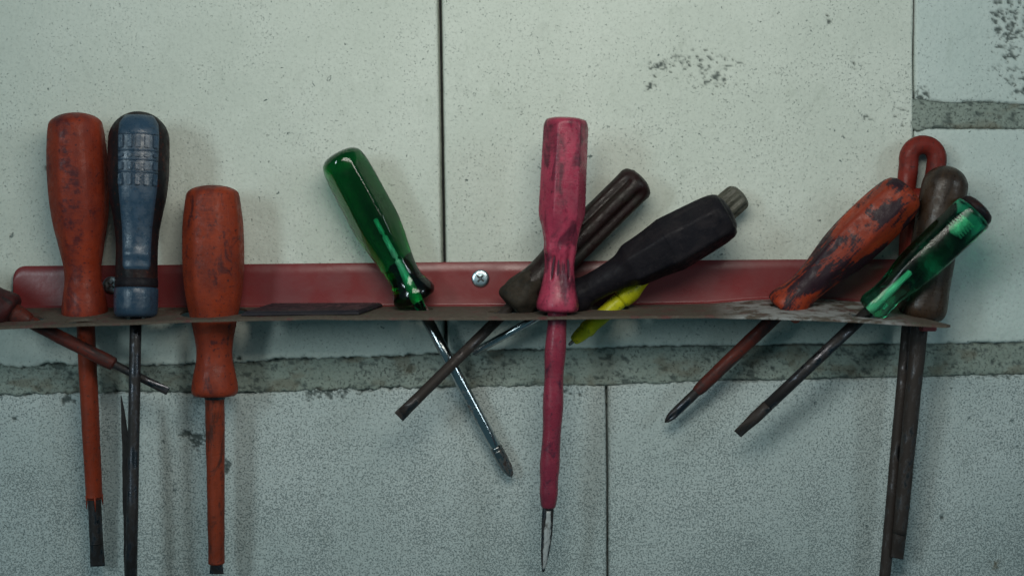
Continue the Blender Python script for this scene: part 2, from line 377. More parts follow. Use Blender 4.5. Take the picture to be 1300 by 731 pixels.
def slab(name, x0, x1, y0, y1, field, mat, step=2.0, shear=None, fine=()):
    xs = grid_axis(x0, x1, step, 0, 1300); ys = grid_axis(y0, y1, step, 0, 731)
    if len(fine):
        f_ = np.concatenate([c + np.array([-3, -1.6, -0.8, -0.2, 0.4, 1.1, 2.0, 3.2, 4.6]) * (1 if c < 0.5 * (x0 + x1) else -1) for c in fine])
        xs = xs[[all(abs(x - c) > 5 for c in fine) for x in xs]]; xs = np.sort(np.r_[xs, f_])
    X, Y = np.meshgrid(xs, ys)
    if shear is not None: X = X + shear(Y)
    H, chip, stain = field(X, Y)
    V = np.stack([X - 650, -H, 365.5 - Y], -1).reshape(-1, 3) * S
    nx, ny = len(xs), len(ys)
    i = np.arange(ny - 1)[:, None] * nx + np.arange(nx - 1)[None]
    F = np.stack([i, i + nx, i + nx + 1, i + 1], -1).reshape(-1, 4)
    me = bpy.data.meshes.new(name); me.vertices.add(len(V)); me.vertices.foreach_set('co', V.ravel())
    me.loops.add(F.size); me.polygons.add(len(F)); me.loops.foreach_set('vertex_index', F.ravel())
    me.polygons.foreach_set('loop_start', np.arange(0, F.size, 4)); me.polygons.foreach_set('use_smooth', np.ones(len(F), bool))
    for k, a in (('chip', chip), ('stain', stain)):
        at = me.attributes.new(k, 'FLOAT', 'POINT'); at.data.foreach_set('value', a.ravel().astype(np.float32))
    me.update(calc_edges=True); me.materials.append(mat)
    o = bpy.data.objects.new(name, me); col.objects.link(o); o.parent = wall; return o
def chip_field(X, Y):
    m = np.zeros_like(X)
    n = fbm(X / 5.0, Y / 4.0, 91, 3)
    for cx, cy, rx, ry, dn in chips:
        q = ((X - cx) / rx) ** 2 + ((Y - cy) / ry) ** 2
        m = np.maximum(m, np.exp(-q * 0.9) * (q < 6) * (0.35 + dn * 0.65))
    c = smooth(0.80, 1.0, n + m * 0.56 - 0.0) * (m > 0.12)
    return c
def block(name, left, right, top, bot, mat, seed, lift=0.0):
    def field(X, Y):
        n = (fbm(X / 22, Y / 22, seed, 4) - 0.5); n2 = (fbm(X / 5, Y / 5, seed + 5, 3) - 0.5)
        L = left(Y) if callable(left) else left; Rr = right(Y) if callable(right) else right
        Tt = top(X) if callable(top) else top; Bb = bot(X) if callable(bot) else bot
        rough_h = (6.0 * n + 4.5 * n2) * (1.15 - 0.6 * smooth(400, 900, X))
        e = np.minimum(np.minimum(X - L, Rr - X) * 1.6 + 0.5 * n2 + 2.5 * np.minimum(0, n + 0.12), np.minimum(Y - Tt, Bb - Y) + rough_h)
        c = chip_field(X, Y)
        H = lift + 0.9 * n + 0.5 * n2 - 2.2 * c
        H = H - 2.0 * (1 - smooth(0, 5, e)) - 20 * (1 - smooth(-2.5, 1.0, e))
        edge = (1 - smooth(-1, 3.5, e)) * (np.minimum(Y - Tt, Bb - Y) < 12) * smooth(0.42, 0.6, fbm(X / 9, Y / 9, seed + 9, 3)) * 0.8
        st = np.exp(-(((X - 1264) / 7) ** 2 + ((Y - 716) / 9) ** 2)) * smooth(.35, .6, fbm(X / 4, Y / 4, 3)) * 0.9
        return H, np.clip(np.maximum(c * 0.9, edge), 0, 1), st
    x0 = (float(np.min(left(np.array([-300, 1100.])))) if callable(left) else left) - 4
    x1 = (float(np.max(right(np.array([-300, 1100.])))) if callable(right) else right) + 4
    xs = np.linspace(x0, x1, 50)
    y0 = (float(np.min(top(xs))) if callable(top) else top) - 8; y1 = (float(np.max(bot(xs))) if callable(bot) else bot) + 8
    lc = float(left(365.)) if callable(left) else left; rc = float(right(365.)) if callable(right) else right
    sh = (lambda Y: left(Y) - lc) if callable(left) else (lambda Y: right(Y) - rc) if callable(right) else None
    return slab(name, lc - 4, rc + 4, y0, y1, field, mat, 2.0, sh, [c for c in (lc, rc) if 0 < c < 1300])
ab_l = T([(-400, 549), (0, 555), (330, 560.5), (470, 563.5)]); ab_r = T([(-400, 555), (0, 561.0), (330, 566.3), (470, 569.5)])
block('block', -420, ab_l, -330, bed_top, M['block_up'], 1)
block('block', ab_r, lambda y: 1159.8 + 0 * y, -330, bed_top, M['block_up'], 2, 0.5)
block('block', 1161.8, 1720, -330, up_top, M['block_side'], 3, -0.5)
block('block', 1161.4, 1720, up_bot, bed_top, M['block_side'], 4, -0.2)
ef = T([(480, 768.5), (600, 770), (1100, 771)])
block('block', -420, ef, bed_bot, 1060, M['block_low'], 5, 0.2)
block('block', lambda y: ef(y) + 2.6, 1720, bed_bot, 1060, M['block_low'], 6, 0.0)
def mortar(name, x0, x1, top, bot, seed, endl=None):
    def field(X, Y):
        n = fbm(X / 26, Y / 12, seed, 4) - 0.5; n2 = fbm(X / 5, Y / 5, seed + 3, 3) - 0.5; n3 = fbm(X / 60, Y / 50, seed + 8, 2) - 0.5
        e = np.minimum(Y - (top(X) - 0.5), (bot(X) + 0.5) - Y) + (7.0 * n + 5.0 * n2) * (1.15 - 0.6 * smooth(400, 900, X)) + 0.3
        if endl: e = np.minimum(e, X - endl + 16 * n + 6 * n2)
        H = -1.6 + 2.6 * n + 2.6 * n2 + 4.0 * n3 + 1.0
        H = H - 9 * (1 - smooth(-3.0, 1.5, e))
        c = smooth(0.60, 0.72, fbm(X / 9, Y / 6, seed + 21, 4)) * 0.75
        edge = (1 - smooth(-1, 3.0, e)) * smooth(0.30, 0.46, fbm(X / 12, Y / 9, seed + 9, 3))
        H -= 1.5 * c
        st = smooth(0.55, 0.75, fbm(X / 30, Y / 18, seed + 31, 3)) * 0.5
        return H, np.clip(np.maximum(c, edge), 0, 1), st
    xs = np.linspace(x0, x1, 60)
    return slab(name, x0, x1, float(np.min(top(xs))) - 10, float(np.max(bot(xs))) + 10, field, M['mortar'])
mortar('mortar_bed', -420, 1720, bed_top, bed_bot, 40)
mortar('mortar_bed', 1138, 1720, up_top, up_bot, 60, 1152)
V = [(-1080, 20, 700), (1080, 20, 700), (1080, 20, -700), (-1080, 20, -700), (-1080, 110, 700), (1080, 110, 700), (1080, 110, -700), (-1080, 110, -700)]
link_mesh('joint_backing', V, [(0, 3, 2, 1), (4, 5, 6, 7), (0, 1, 5, 4), (1, 2, 6, 5), (2, 3, 7, 6), (3, 0, 4, 7)], M['joint'], wall, smooth_=False)

# ------------------------------------------------------------------ THE RED TOOL RACK
rack = empty('tool_rack', (0, 0, -22 * S))
tag(rack, 'long worn red metal tool rack screwed to the wall, its perforated shelf dusty', 'tool rack')
ro = Vector((0, 0, -22))
zb_img = T([(-60, 391), (0, 390.5), (100, 390), (300, 389.5), (600, 388.5), (800, 387), (900, 385), (960, 380), (1040, 378.5), (1100, 383), (1180, 389), (1250, 391)])
zf_img = T([(-60, 417), (0, 415), (100, 411.5), (250, 406), (400, 402.5), (600, 403.5), (800, 401.5), (900, 400.5), (1000, 402.5), (1100, 407.5), (1205, 413), (1250, 414)])
def ZB(X):                      # shelf height at the wall, from world X
    f = (D - 8) / D; return (365.5 - zb_img(X / f + 650)) * f
def ZF(X):
    f = (D - 105) / D; return (365.5 - zf_img(X / f + 650)) * f
def shelf_z(X, d):
    t = np.clip((d - 8) / 97.0, -0.05, 1.05); return ZB(X) * (1 - t) + ZF(X) * t

# ---- the tools' axes are set first, so that the shelf gets its holes where they pass
G = 'screwdrivers standing in the red rack'
tools = {}
def mk(key, *a, **k): tools[key] = Tool(*a, **k)
mk('orange_a', 'screwdriver', 'orange screwdriver standing left of the blue and black one, grime down its front', (95, 143, 48), (124, 718, 20), 259, G, roll=4)
mk('blue', 'screwdriver', 'slate blue and black screwdriver with embossed grip, between two orange ones', (177, 142, 60), (166, 765, 88), 262, G, roll=14)
mk('orange_b', 'screwdriver', 'orange screwdriver sunk low through the shelf, right of the blue and black one', (270, 235, 52), (275, 728, 42), 168, G, roll=-3)
mk('green_a', 'screwdriver', 'clear green screwdriver leaning left beside the wall screw, bright steel shaft', (430, 196, 52), (650, 606, 14), 208, G, roll=12)
mk('pink', 'screwdriver', 'pink screwdriver standing upright with pink sleeved shaft and ground steel tip', (719, 149, 94), (692, 725, 66), 243, G, roll=14)
mk('brown_a', 'screwdriver', 'dark brown fluted screwdriver leaning right behind the pink one, dusty at its base', (814, 226, 32), (506, 529, 76), 234, G, roll=10)
mk('black', 'screwdriver', 'thick black screwdriver leaning right in front of the yellow tipped tester', (927, 269, 78), (600, 448, 30), 214, G, roll=20)
mk('tester', 'voltage_tester', 'slim tester with grey fluted end and yellow insulated tip, behind the black screwdriver', (942, 246, 21), (722, 438, 42), 224, G, cat='tester')
mk('orange_c', 'screwdriver', 'orange screwdriver smeared with black tar, leaning right near the rack end', (1153, 240, 66), (844, 536, 24), 218, G, roll=8)
mk('green_b', 'screwdriver', 'clear green screwdriver leaning right in front of the brown wooden one, dark shaft', (1246, 261, 100), (936, 551, 52), 192, G, roll=38)
mk('brown_b', 'screwdriver', 'brown wooden handled screwdriver at the right end, behind the clear green one', (1204, 212, 57), (1139, 708, 34), 196, G, mid=(1168, 410, 51))
mk('loop', 'screwdriver', 'red handled screwdriver with a hanging loop on top, behind the brown wooden one', (1172, 196, 20), (1122, 745, 26), 205, G)
mk('maroon', 'screwdriver', 'maroon screwdriver leaning at the left edge, thin shaft crossing behind the blue one', (-92, 343, 72), (214, 497, 58), 140, G)

holes = []
for k, r in dict(orange_a=16, blue=14, orange_b=41, green_a=13, pink=17, brown_a=15, black=13, tester=16, orange_c=14, green_b=13, brown_b=14, loop=12, maroon=15).items():
    t = tools[k]; best = None
    for s in np.linspace(60, t.L1 + t.L2 - 40, 1500):
        p = t.pt(s); q = abs(p.z - shelf_z(p.x, -p.y))
        if best is None or q < best[0]: best = (q, p, s)
    p = best[1]; t.cross = best[2]
    ax = (t.A - t.B).normalized(); el = min(1.9, 1 / max(0.4, abs(ax.z)))
    holes.append((p.x, -p.y, r * el, r))
    print('cross', k, 's', round(t.cross), 'seat', t.seat, 'X', round(p.x), 'd', round(-p.y))
for X_, d_, a_, b_ in ((-520, 86, 20, 11), (-44, 58, 26, 15), (-590, 30, 13, 11), (-435, 24, 12, 10)):
    if all(math.hypot((X_ - h[0]), (d_ - h[1])) > a_ + h[2] + 2 for h in holes): holes.append((X_, d_, a_, b_))

def shelf_part():
    f105 = (D - 100) / D; xr = (1206 - 650) * f105; xl = -640
    out = []
    for x in np.linspace(xl + 14, xr - 6, 150): out.append((x, 105 + 0.8 * math.sin(x / 37)))
    out += [(xr, 102), (xr - 3, 98), (xr - 22, 76), (xr - 26, 40), (xr - 28, 9)]
    for x in np.linspace(xr - 34, xl + 4, 150): out.append((x, 8.0))
    out += [(xl, 12), (xl, 92), (xl + 4, 101)]
    pts = list(out); edges = [(i, (i + 1) % len(out)) for i in range(len(out))]
    for hx, hd, ra, rb in holes:
        n = 28; b = len(pts)
        for i in range(n):
            q = 2 * math.pi * i / n
            pts.append((hx + ra * math.cos(q), min(max(hd + rb * math.sin(q), 10.5), 102.5)))
        edges += [(b + i, b + (i + 1) % n) for i in range(n)]
    for x in np.arange(xl + 6, xr - 30, 7.0):
        for d in np.arange(13, 102, 7.0):
            if all(((x - h[0]) / (h[2] + 2)) ** 2 + ((d - h[1]) / (h[3] + 2)) ** 2 > 1 for h in holes): pts.append((x, d))
    v2, _, fs, *_ = delaunay_2d_cdt([Vector(p) for p in pts], edges, [], 1, 1e-4)
    keep = []
    for f in fs:
        c = sum((v2[i] for i in f), Vector((0, 0))) / len(f)
        if all(((c.x - h[0]) / h[2]) ** 2 + ((c.y - h[1]) / h[3]) ** 2 > 0.985 for h in holes): keep.append(tuple(f))
    v2 = np.array([tuple(v) for v in v2])
    # the outline is concave at the right end: drop triangles beyond it
    def inside(x, d): return not (x > xr - 24 and d < 74 and x > xr - 30 + (d - 8) * 0.1 + 4)
    keep = [f for f in keep if inside(*v2[list(f)].mean(0))]
    X, d = v2[:, 0], v2[:, 1]
    Z = shelf_z(X, d) + 1.2 * (fbm(X / 30, d / 20, 5, 3) - 0.5)
    worn = smooth(235, 290, X) * (1 - smooth(445, 490, X)) * (0.55 + 0.6 * fbm(X / 25, d / 15, 8, 3))
    top = np.stack([X, -d, Z], 1) - np.array(ro)
    bot = top.copy(); bot[:, 2] -= 3.0
    V = np.vstack([top, bot]); N = len(top); F = []
    from collections import Counter
    cnt = Counter()
    for f in keep:
        a = v2[list(f)]; ar = (a[1][0] - a[0][0]) * (a[2][1] - a[0][1]) - (a[2][0] - a[0][0]) * (a[1][1] - a[0][1])
        f = f if ar > 0 else f[::-1]
        f = f[::-1]
        F.append(f); F.append(tuple(i + N for i in reversed(f)))
        for i in range(3): cnt[(f[i], f[(i + 1) % 3])] += 1
    for (a, b) in list(cnt):
        if (b, a) not in cnt: F.append((b, a, a + N, b + N))
    o = link_mesh('shelf', V, F, M['shelf'], rack, attrs={'worn': np.r_[worn, worn]})
    used = bmesh.new(); used.from_mesh(o.data)
    bmesh.ops.delete(used, geom=[v for v in used.verts if not v.link_faces], context='VERTS')
    bmesh.ops.recalc_face_normals(used, faces=used.faces); used.to_mesh(o.data); used.free()
    for p in o.data.polygons: p.use_smooth = False
    return o
shelf_part()
def plate_part():
    x0 = (17 - 650) * (D - 6) / D; x1 = (1141 - 650) * (D - 6) / D
    xs = np.concatenate([x0 + np.array([0, 0.6, 2, 4, 7, 11, 15]), np.linspace(x0 + 19, x1 - 6, 160), [x1 - 3, x1 - 1, x1]])
    ytop = T([(0, 338), (300, 335.5), (600, 332.5), (1000, 329.5), (1300, 329)])
    V = []; m = 0
    for x in xs:
        zt = (365.5 - float(ytop(x + 650))); e = x - x0
        if e < 15: zt -= 15 - math.sqrt(max(0, 225 - (15 - e) ** 2))
        e2 = x1 - x
        if e2 < 5: zt -= 5 - math.sqrt(max(0, 25 - (5 - e2) ** 2))
        zb = float(ZB(x)) + 0.2; w = 0.35 * math.sin(x / 60) + 0.3 * math.sin(x / 23 + 1)
        prof = [(3.0, zt - 0.8), (4.0, zt), (6.2, zt), (7.2, zt - 1.0)]
        for t in (0.25, 0.5, 0.75): prof.append((7.4 + w * math.sin(t * 3.1), zt - 1 + (zb + 5 - zt) * t))
        for q in range(6):
            a = q / 5 * math.pi / 2; prof.append((10.0 - 2.6 * math.cos(a), zb + 2.9 - 2.6 * math.sin(a)))
        prof += [(10.2, zb - 2.2), (7.0, zb - 2.8), (3.0, zb - 1.0)]
        m = len(prof); V += [(x, -d, z) for d, z in prof]
    V = np.array(V) - np.array(ro); F = []
    for i in range(len(xs) - 1):
        for j in range(m):
            a = i * m + j; b = i * m + (j + 1) % m; F.append((a, a + m, b + m, b))
    F.append(tuple(range(m))); F.append(tuple((len(xs) - 1) * m + j for j in range(m)))
    o = link_mesh('back_plate', V, F, M['red_paint'], rack)
    bm = bmesh.new(); bm.from_mesh(o.data); bmesh.ops.recalc_face_normals(bm, faces=bm.faces); bm.to_mesh(o.data); bm.free()
    return o
plate_part()
# tab folded down under the right end
box('bent_tab', *(W(1176, 415.5, 60) - ro), 9, 14, 4.5, M['red_paint'], rack, 1.2)
def screw(px, py):
    c = W(px, py, 8) - ro
    R = 11.3; V = []; F = []; n = 36
    for d, r in ((-1.2, R), (0.6, R), (1.9, R * 0.88), (2.3, R * 0.62), (2.4, R * 0.02)):
        for j in range(n): V.append((c.x + r * math.cos(2 * math.pi * j / n), c.y - d, c.z + r * math.sin(2 * math.pi * j / n)))
    for i in range(4):
        for j in range(n):
            a = i * n + j; b = i * n + (j + 1) % n; F.append((a, b, b + n, a + n))
    s = link_mesh('screw', V, F, M['zinc'], rack)
    # cross recess: a dark four-armed pit with bright walls
    rr = Matrix.Rotation(math.radians(38), 3, 'Y')
    for k in range(4):
        q = Matrix.Rotation(math.radians(38 + 90 * k), 3, 'Y'); v = q @ Vector((3.0, 0, 0))
        box('recess_arm', c.x + v.x, c.y - 1.9, c.z + v.z, 2.6, 0.8, 1.25, M['recess'], s, 0.3, Matrix.Rotation(math.radians(38 + 90 * k), 3, 'Y'))
    box('recess_floor', c.x, c.y - 2.15, c.z, 1.8, 0.7, 1.8, M['chrome'], s, 0.4, rr)
screw(610, 353.5); screw(141.5, 362)

# ------------------------------------------------------------------ THE TOOLS
def taper_tip(t, name, s0, s1, r, mat, kind='flat', wide=1.25, n=20):
    """bare blade from s0 to the tip s1"""
    if kind == 'flat':
        L = s1 - s0; k = s1 - min(28, L * 0.5)
        def flat(s):
            w = float(smooth(k - 6, s1, s)); return (1 + (wide - 1) * w, 1 - 0.80 * w)
        return t.loft(name, [(s0, r), (k - 8, r), (k, r), (s1 - 10, r), (s1, r * 0.98)], mat, n, 24, flat=flat)
    def sec(th, s):
        w = float(smooth(s1 - 26, s1 - 12, s)); return 1 - 0.42 * w * (0.5 + 0.5 * np.cos(4 * th)) ** 1.6
    return t.loft(name, [(s0, r), (s1 - 24, r), (s1 - 14, r), (s1 - 5, r * 0.62), (s1 - 1, r * 0.22), (s1, 0.3)], mat, 32, 30, sec=sec)

# 1 orange, far left
t = tools['orange_a']
t.loft('handle', dome(33.5, 0, 17) + [(18, 34), (30, 36), (60, 38), (85, 38.3), (115, 37), (140, 34), (160, 30), (180, 25.5), (196, 23), (212, 23), (228, 25.5), (242, 27.8), (252, 28.5), (258, 27.5), (261, 24), (262, 1)],
       M['orange'], 60, 90, sec=poly_sec(8, 0.62, 6, 178, math.pi / 8, 22))
t.loft('shaft_sleeve', [(255, 11.4), (300, 11.3), (400, 11), (478, 10.4), (487, 10.6), (490, 9)], M['orange_sleeve'], 24, 30, sec=wobble(None, 0.03, 4))
for q in range(5):            # frayed end of the sleeve
    a = q * 1.3; p0 = t.loc(484); p1 = t.loc(498 + 3 * (q % 3))
    tube('frayed_strip', [p0 + Vector((9.6 * math.cos(a + 2.4), 9.6 * math.sin(a + 2.4), 0)), p1 + Vector((10.2 * math.cos(a + 2.4), 10.2 * math.sin(a + 2.4), 0))], [1.6, 0.5], M['orange_sleeve'], t.e, 6)
taper_tip(t, 'blade', 480, 576, 8.4, M['dark_steel'], 'flat', 1.12)
# 2 blue and black
t = tools['blue']
prof = dome(38.3, 0, 38) + [(40, 38.3), (60, 38.5), (85, 38), (110, 35.5), (130, 31.5), (150, 28), (170, 26.2), (190, 26), (215, 26.3), (224, 26.3)]
t.loft('grip', prof + [(225, 25), (226, 1)], M['black_grip'], 60, 80)
t.loft('dark_ring', [(213, 1), (213.2, 25.5), (214, 26.8), (223, 27), (225, 26.4), (226, 1)], M['black_rubber'], 48, 4, interp=False)
t.loft('collar', [(225, 1), (225.2, 25.8), (227, 27.2), (234, 27.6), (250, 27.4), (258, 26.6), (262, 24), (263.5, 18), (263.6, 1)], M['blue'], 60, 26, interp=False,
       sec=flute_sec(24, 0.035, 229, 246, 1, 2))
def radius_at(prof, s): a = catmull(prof, 80); return float(np.interp(s, a[:, 0], a[:, 1]))
# blue inlay let into the front of the grip
def inlay(t, prof):
    rows = 60; cols = 22; V = []; F = []
    for i in range(rows):
        s = 5 + (205 - 5) * i / (rows - 1)
        hw = float(np.interp(s, [5, 18, 35, 100, 150, 185, 198, 205], [17, 25, 26.5, 25, 19.5, 18, 18, 15])); r = radius_at(prof, s)
        c = t.loc(s)
        for j in range(cols):
            u = -1 + 2 * j / (cols - 1); x = hw * u
            x = max(-r * 0.92, min(r * 0.92, x)); lift = 1.4 if abs(u) < 0.93 and 0 < i < rows - 1 else -1.5
            b = 2.2 * math.exp(-((s - 184) / 5) ** 2)      # step above the shiny lower pad
            rr = r + lift + b * (abs(u) < .93)
            y = -math.sqrt(max(1, rr * rr - x * x)); V.append((c.x + x * t.f, c.y + y * t.f, c.z))
    for i in range(rows - 1):
        for j in range(cols - 1):
            a = i * cols + j; F.append((a, a + cols, a + cols + 1, a + 1))
    return link_mesh('inlay', V, F, M['blue'], t.e)
inl = inlay(t, prof)
for (s0, s1) in ((35, 52), (58, 64), (69, 80), (84, 99)):
    for j in range(5):
        x = -20.5 + 10.2 * j; sm = (s0 + s1) / 2; r = radius_at(prof, sm) + 1.6
        y = -math.sqrt(r * r - x * x); c = t.loc(sm)
        box('raised_bar', c.x + x * t.f, c.y + y * t.f, c.z, 2.9, 2.6, (s1 - s0) / 2 - 0.8, M['blue'], inl, 0.7, Matrix.Rotation(math.atan2(x, -y) * 1.0, 3, 'Z'))
for s_ in (33.5, 54.8, 66.6, 82):
    for q in range(2):
        pass
    pts = []
    for x in np.linspace(-24, 24, 13):
        r = radius_at(prof, s_) + 1.5; c = t.loc(s_); pts.append((c.x + x * t.f, c.y - math.sqrt(r * r - x * x) * t.f, c.z))
    tube('raised_line', pts, 1.1, M['blue'], inl, 8)
t.loft('shaft', [(258, 7.4), (300, 7.3), (500, 7.3), (620, 7.3)], M['dark_steel'], 24, 12, interp=False, sec=None)
taper_tip(t, 'blade', 560, 624, 7.2, M['dark_steel'], 'flat')
# 3 orange, sunk low
t = tools['orange_b']
t.loft('handle', dome(32.5, 0, 12) + [(14, 33.6), (28, 36), (48, 38.3), (75, 39.2), (105, 39), (130, 37), (152, 33.5), (172, 29), (190, 25), (208, 22.6), (222, 23), (236, 25.8), (250, 28.4), (260, 29), (265, 27), (267, 22), (267.5, 1)],
       M['orange2'], 60, 90, sec=poly_sec(8, 0.6, 6, 188, math.pi / 8, 22))
t.loft('shaft_sleeve', [(262, 12.2), (300, 12.0), (400, 11), (470, 10.2), (479, 10.4), (481, 8)], M['sleeve_worn'], 24, 30, sec=wobble(None, 0.03, 8))
t.loft('neck_ring', [(265, 1), (265.5, 12.6), (268, 13.2), (271, 12.6), (271.5, 1)], M['dark_steel'], 28, 4, interp=False)
taper_tip(t, 'blade', 474, 493, 7.5, M['dark_steel'], 'flat')
# 4 clear green, leaning left
t = tools['green_a']
t.loft('handle', cap_top(27, -3, 14) + [(10, 27.5), (20, 29.4), (40, 30.4), (70, 30.8), (98, 31), (120, 28.5), (140, 25), (158, 22), (172, 20.8), (183, 22.5), (192, 26.3), (199, 28), (205, 26.5), (209, 21), (210, 1)],
       M['clear_green'], 66, 100, sec=poly_sec(6, 0.85, 4, 165, 0.3, 20))
t.loft('tang', [(92, 1), (93, 3.0), (112, 3.4), (113, 1.8), (116, 1.8), (117, 3.4), (146, 3.8), (147, 2.0), (150, 2.0), (151, 4.0), (206, 5.4), (212, 6.4)], M['core'], 16, 10, interp=False,
       sec=wobble(None, 0.12, 5, 5), off=lambda s: (0, -15 * (1 - float(smooth(150, 200, s)))))
t.loft('shaft', [(207, 7.3), (300, 7.3), (400, 7.2), (432, 7.2)], M['chrome'], 28, 8, interp=False)
t.loft('shaft_ring', [(420, 7.2), (421, 8), (424, 8), (425, 7.2)], M['steel'], 28, 8, interp=False)
taper_tip(t, 'cross_tip', 425, 465, 8, M['steel'], 'cross')
# 5 pink
t = tools['pink']
pf = poly_sec(6, 0.75, 3, 168, 0.1, 12)
def pink_sec(th, s):
    m = pf(th, s)
    w = float(smooth(118, 150, s) * (1 - smooth(176, 205, s)))          # scooped hollows above the flare
    m = m * (1 - 0.16 * w * (0.5 + 0.5 * np.cos(6 * th + 0.6)) ** 1.5)
    g = float(smooth(172, 176, s) * (1 - smooth(200, 206, s)))          # short vertical slits
    return m * (1 - 0.13 * g * (np.cos(11 * th) > 0.55))
t.loft('handle', cap_top(25, 0, 5) + [(5, 26), (12, 28.6), (30, 29), (80, 29.6), (118, 30), (135, 28.6), (152, 25), (170, 21), (186, 19.2), (202, 20), (218, 23), (230, 26), (237, 26.8), (242, 25.6), (244.5, 20), (245, 1)],
       M['pink'], 110, 120, sec=pink_sec)
for j, x in enumerate((-11, -5, 1.5, 8)):
    pts = []
    for s_ in np.linspace(173 + (j % 2) * 3, 204 - (j % 2) * 2, 7):
        c = t.loc(s_); r = 17.6 + 0.045 * abs(s_ - 186); pts.append((c.x + (x + 0.04 * (s_ - 186) * x / 5) * t.f - 1, c.y - math.sqrt(max(1, r * r - x * x)) * t.f, c.z))
    tube('shade_rod', pts, [0.3, 1.3, 1.6, 1.6, 1.5, 1.2, 0.3], M['groove_shade'], t.e, 8)  # dark rods set proud: the slits' shade given as colour
def lump(th, s): return 1 + 0.05 * math.sin(s / 11.0) + 0.04 * math.sin(s / 6.3 + 1) * float(smooth(400, 440, s)) + 0.03 * np.cos(th + s / 20)
t.loft('shaft_sleeve', [(240, 12.8), (300, 12.8), (370, 12.6), (420, 12), (440, 11.8), (452, 12.4), (470, 12.2), (484, 10.6), (493, 9.2), (495, 7)], M['pink_sleeve'], 30, 60, sec=lump)
def bl(s): return (1.0, 0.62)
t.loft('blade', [(488, 7.4), (505, 7.6), (525, 7.3), (545, 6.2), (560, 4.6), (572, 2.6), (577, 1.4)], M['dark_steel'], 24, 24, flat=bl, off=lambda s: (-0.05 * max(0, s - 530), 0))
t.loft('ground_face', [(498, 3.2), (520, 4.2), (545, 4.0), (560, 3.0), (573, 1.8)], M['bare_grind'], 16, 24, flat=lambda s: (1.0, 0.7), off=lambda s: (-0.05 * max(0, s - 530), -3.3 + 0.035 * max(0, s - 525)), sec=wobble(None, 0.25, 3, 6))
# 6 dark brown fluted
t = tools['brown_a']
t.loft('handle', cap_top(22, 0, 8) + [(7, 23), (14, 25), (30, 25.2), (90, 25.2), (130, 24.8), (150, 23.5), (166, 22), (182, 21.5), (196, 22.5), (206, 22)], M['brown_amber'], 96, 80,
       sec=flute_sec(6, 0.20, 10, 150, 2.2, 16, 0.8))
t.loft('dusty_base', [(186, 1), (187, 20), (192, 23.5), (204, 26), (218, 27.5), (228, 27), (233, 24), (235, 18), (235.5, 1)], M['dusty_brown'], 36, 30, sec=wobble(poly_sec(6, 0.8, 186, 242, 0.5, 4), 0.05, 6))
t.loft('shaft', [(212, 7.2), (400, 7.2), (425, 7.4)], M['rusty_steel'], 20, 8, interp=False, sec=poly_sec(4, 0.35, 200, 500, 0.2))
taper_tip(t, 'blade', 400, 432, 7.2, M['rusty_steel'], 'flat', 1.1)
# 7 thick black
t = tools['black']
t.loft('handle', cap_top(25, -2, 10) + [(5, 27), (12, 31), (24, 33.5), (55, 35.5), (83, 36.8), (88, 36.3), (110, 32.6), (128, 30.6), (137, 29.8), (141, 28.6), (150, 23.6), (158, 21), (172, 19.4), (190, 18.4), (204, 19), (216, 22), (224, 22.5), (229, 20), (230, 1)],
       M['black_rubber'], 66, 100, sec=poly_sec(6, 0.85, 8, 160, 0.2, 16))
t.loft('shaft', [(226, 5), (300, 5), (372, 5)], M['chrome'], 24, 6, interp=False)
# 8 tester
t = tools['tester']
t.loft('grey_end', cap_top(15, 0, 4) + [(4, 16), (9, 18.5), (30, 18.8), (60, 18), (80, 14), (90, 9)], M['grey_clear'], 90, 40, sec=flute_sec(9, 0.16, 4, 90, 1.3, 6))
t.loft('yellow_barrel', [(86, 8), (120, 8.4), (148, 8), (160, 7.6), (170, 8.6), (180, 11.2), (187, 13.4), (198, 13.2), (204, 12), (206.5, 9.5)], M['yellow'], 30, 50)
t.loft('yellow_sleeve', [(205, 8.5), (207, 10), (210, 10.4), (240, 10.0), (252, 9.6), (256, 10.4), (262, 10.8), (266, 9.2), (270, 9), (279, 7.6), (284, 5.4), (285, 2)], M['yellow'], 30, 50)
t.loft('metal_tip', [(280, 2.4), (289, 2.2), (292, 1.4)], M['steel'], 14, 6, interp=False)
# 9 tarred orange
t = tools['orange_c']
t.loft('handle', cap_top(27, -2, 12) + [(8, 27), (16, 30), (34, 32.4), (62, 33.4), (92, 33), (118, 30.6), (142, 26.2), (162, 22.4), (178, 21), (192, 22), (204, 25), (212, 26), (218, 24.5), (221, 19), (222, 1)],
       M['orange_black'], 60, 90, sec=poly_sec(6, 0.7, 6, 168, 0.4, 22))
t.loft('shaft_sleeve', [(216, 8.8), (300, 8.6), (352, 8.4), (366, 7.6), (372, 6)], M['sleeve_dark'], 24, 24, sec=wobble(None, 0.04, 2))
taper_tip(t, 'cross_tip', 364, 428, 6.2, M['dark_steel'], 'cross')
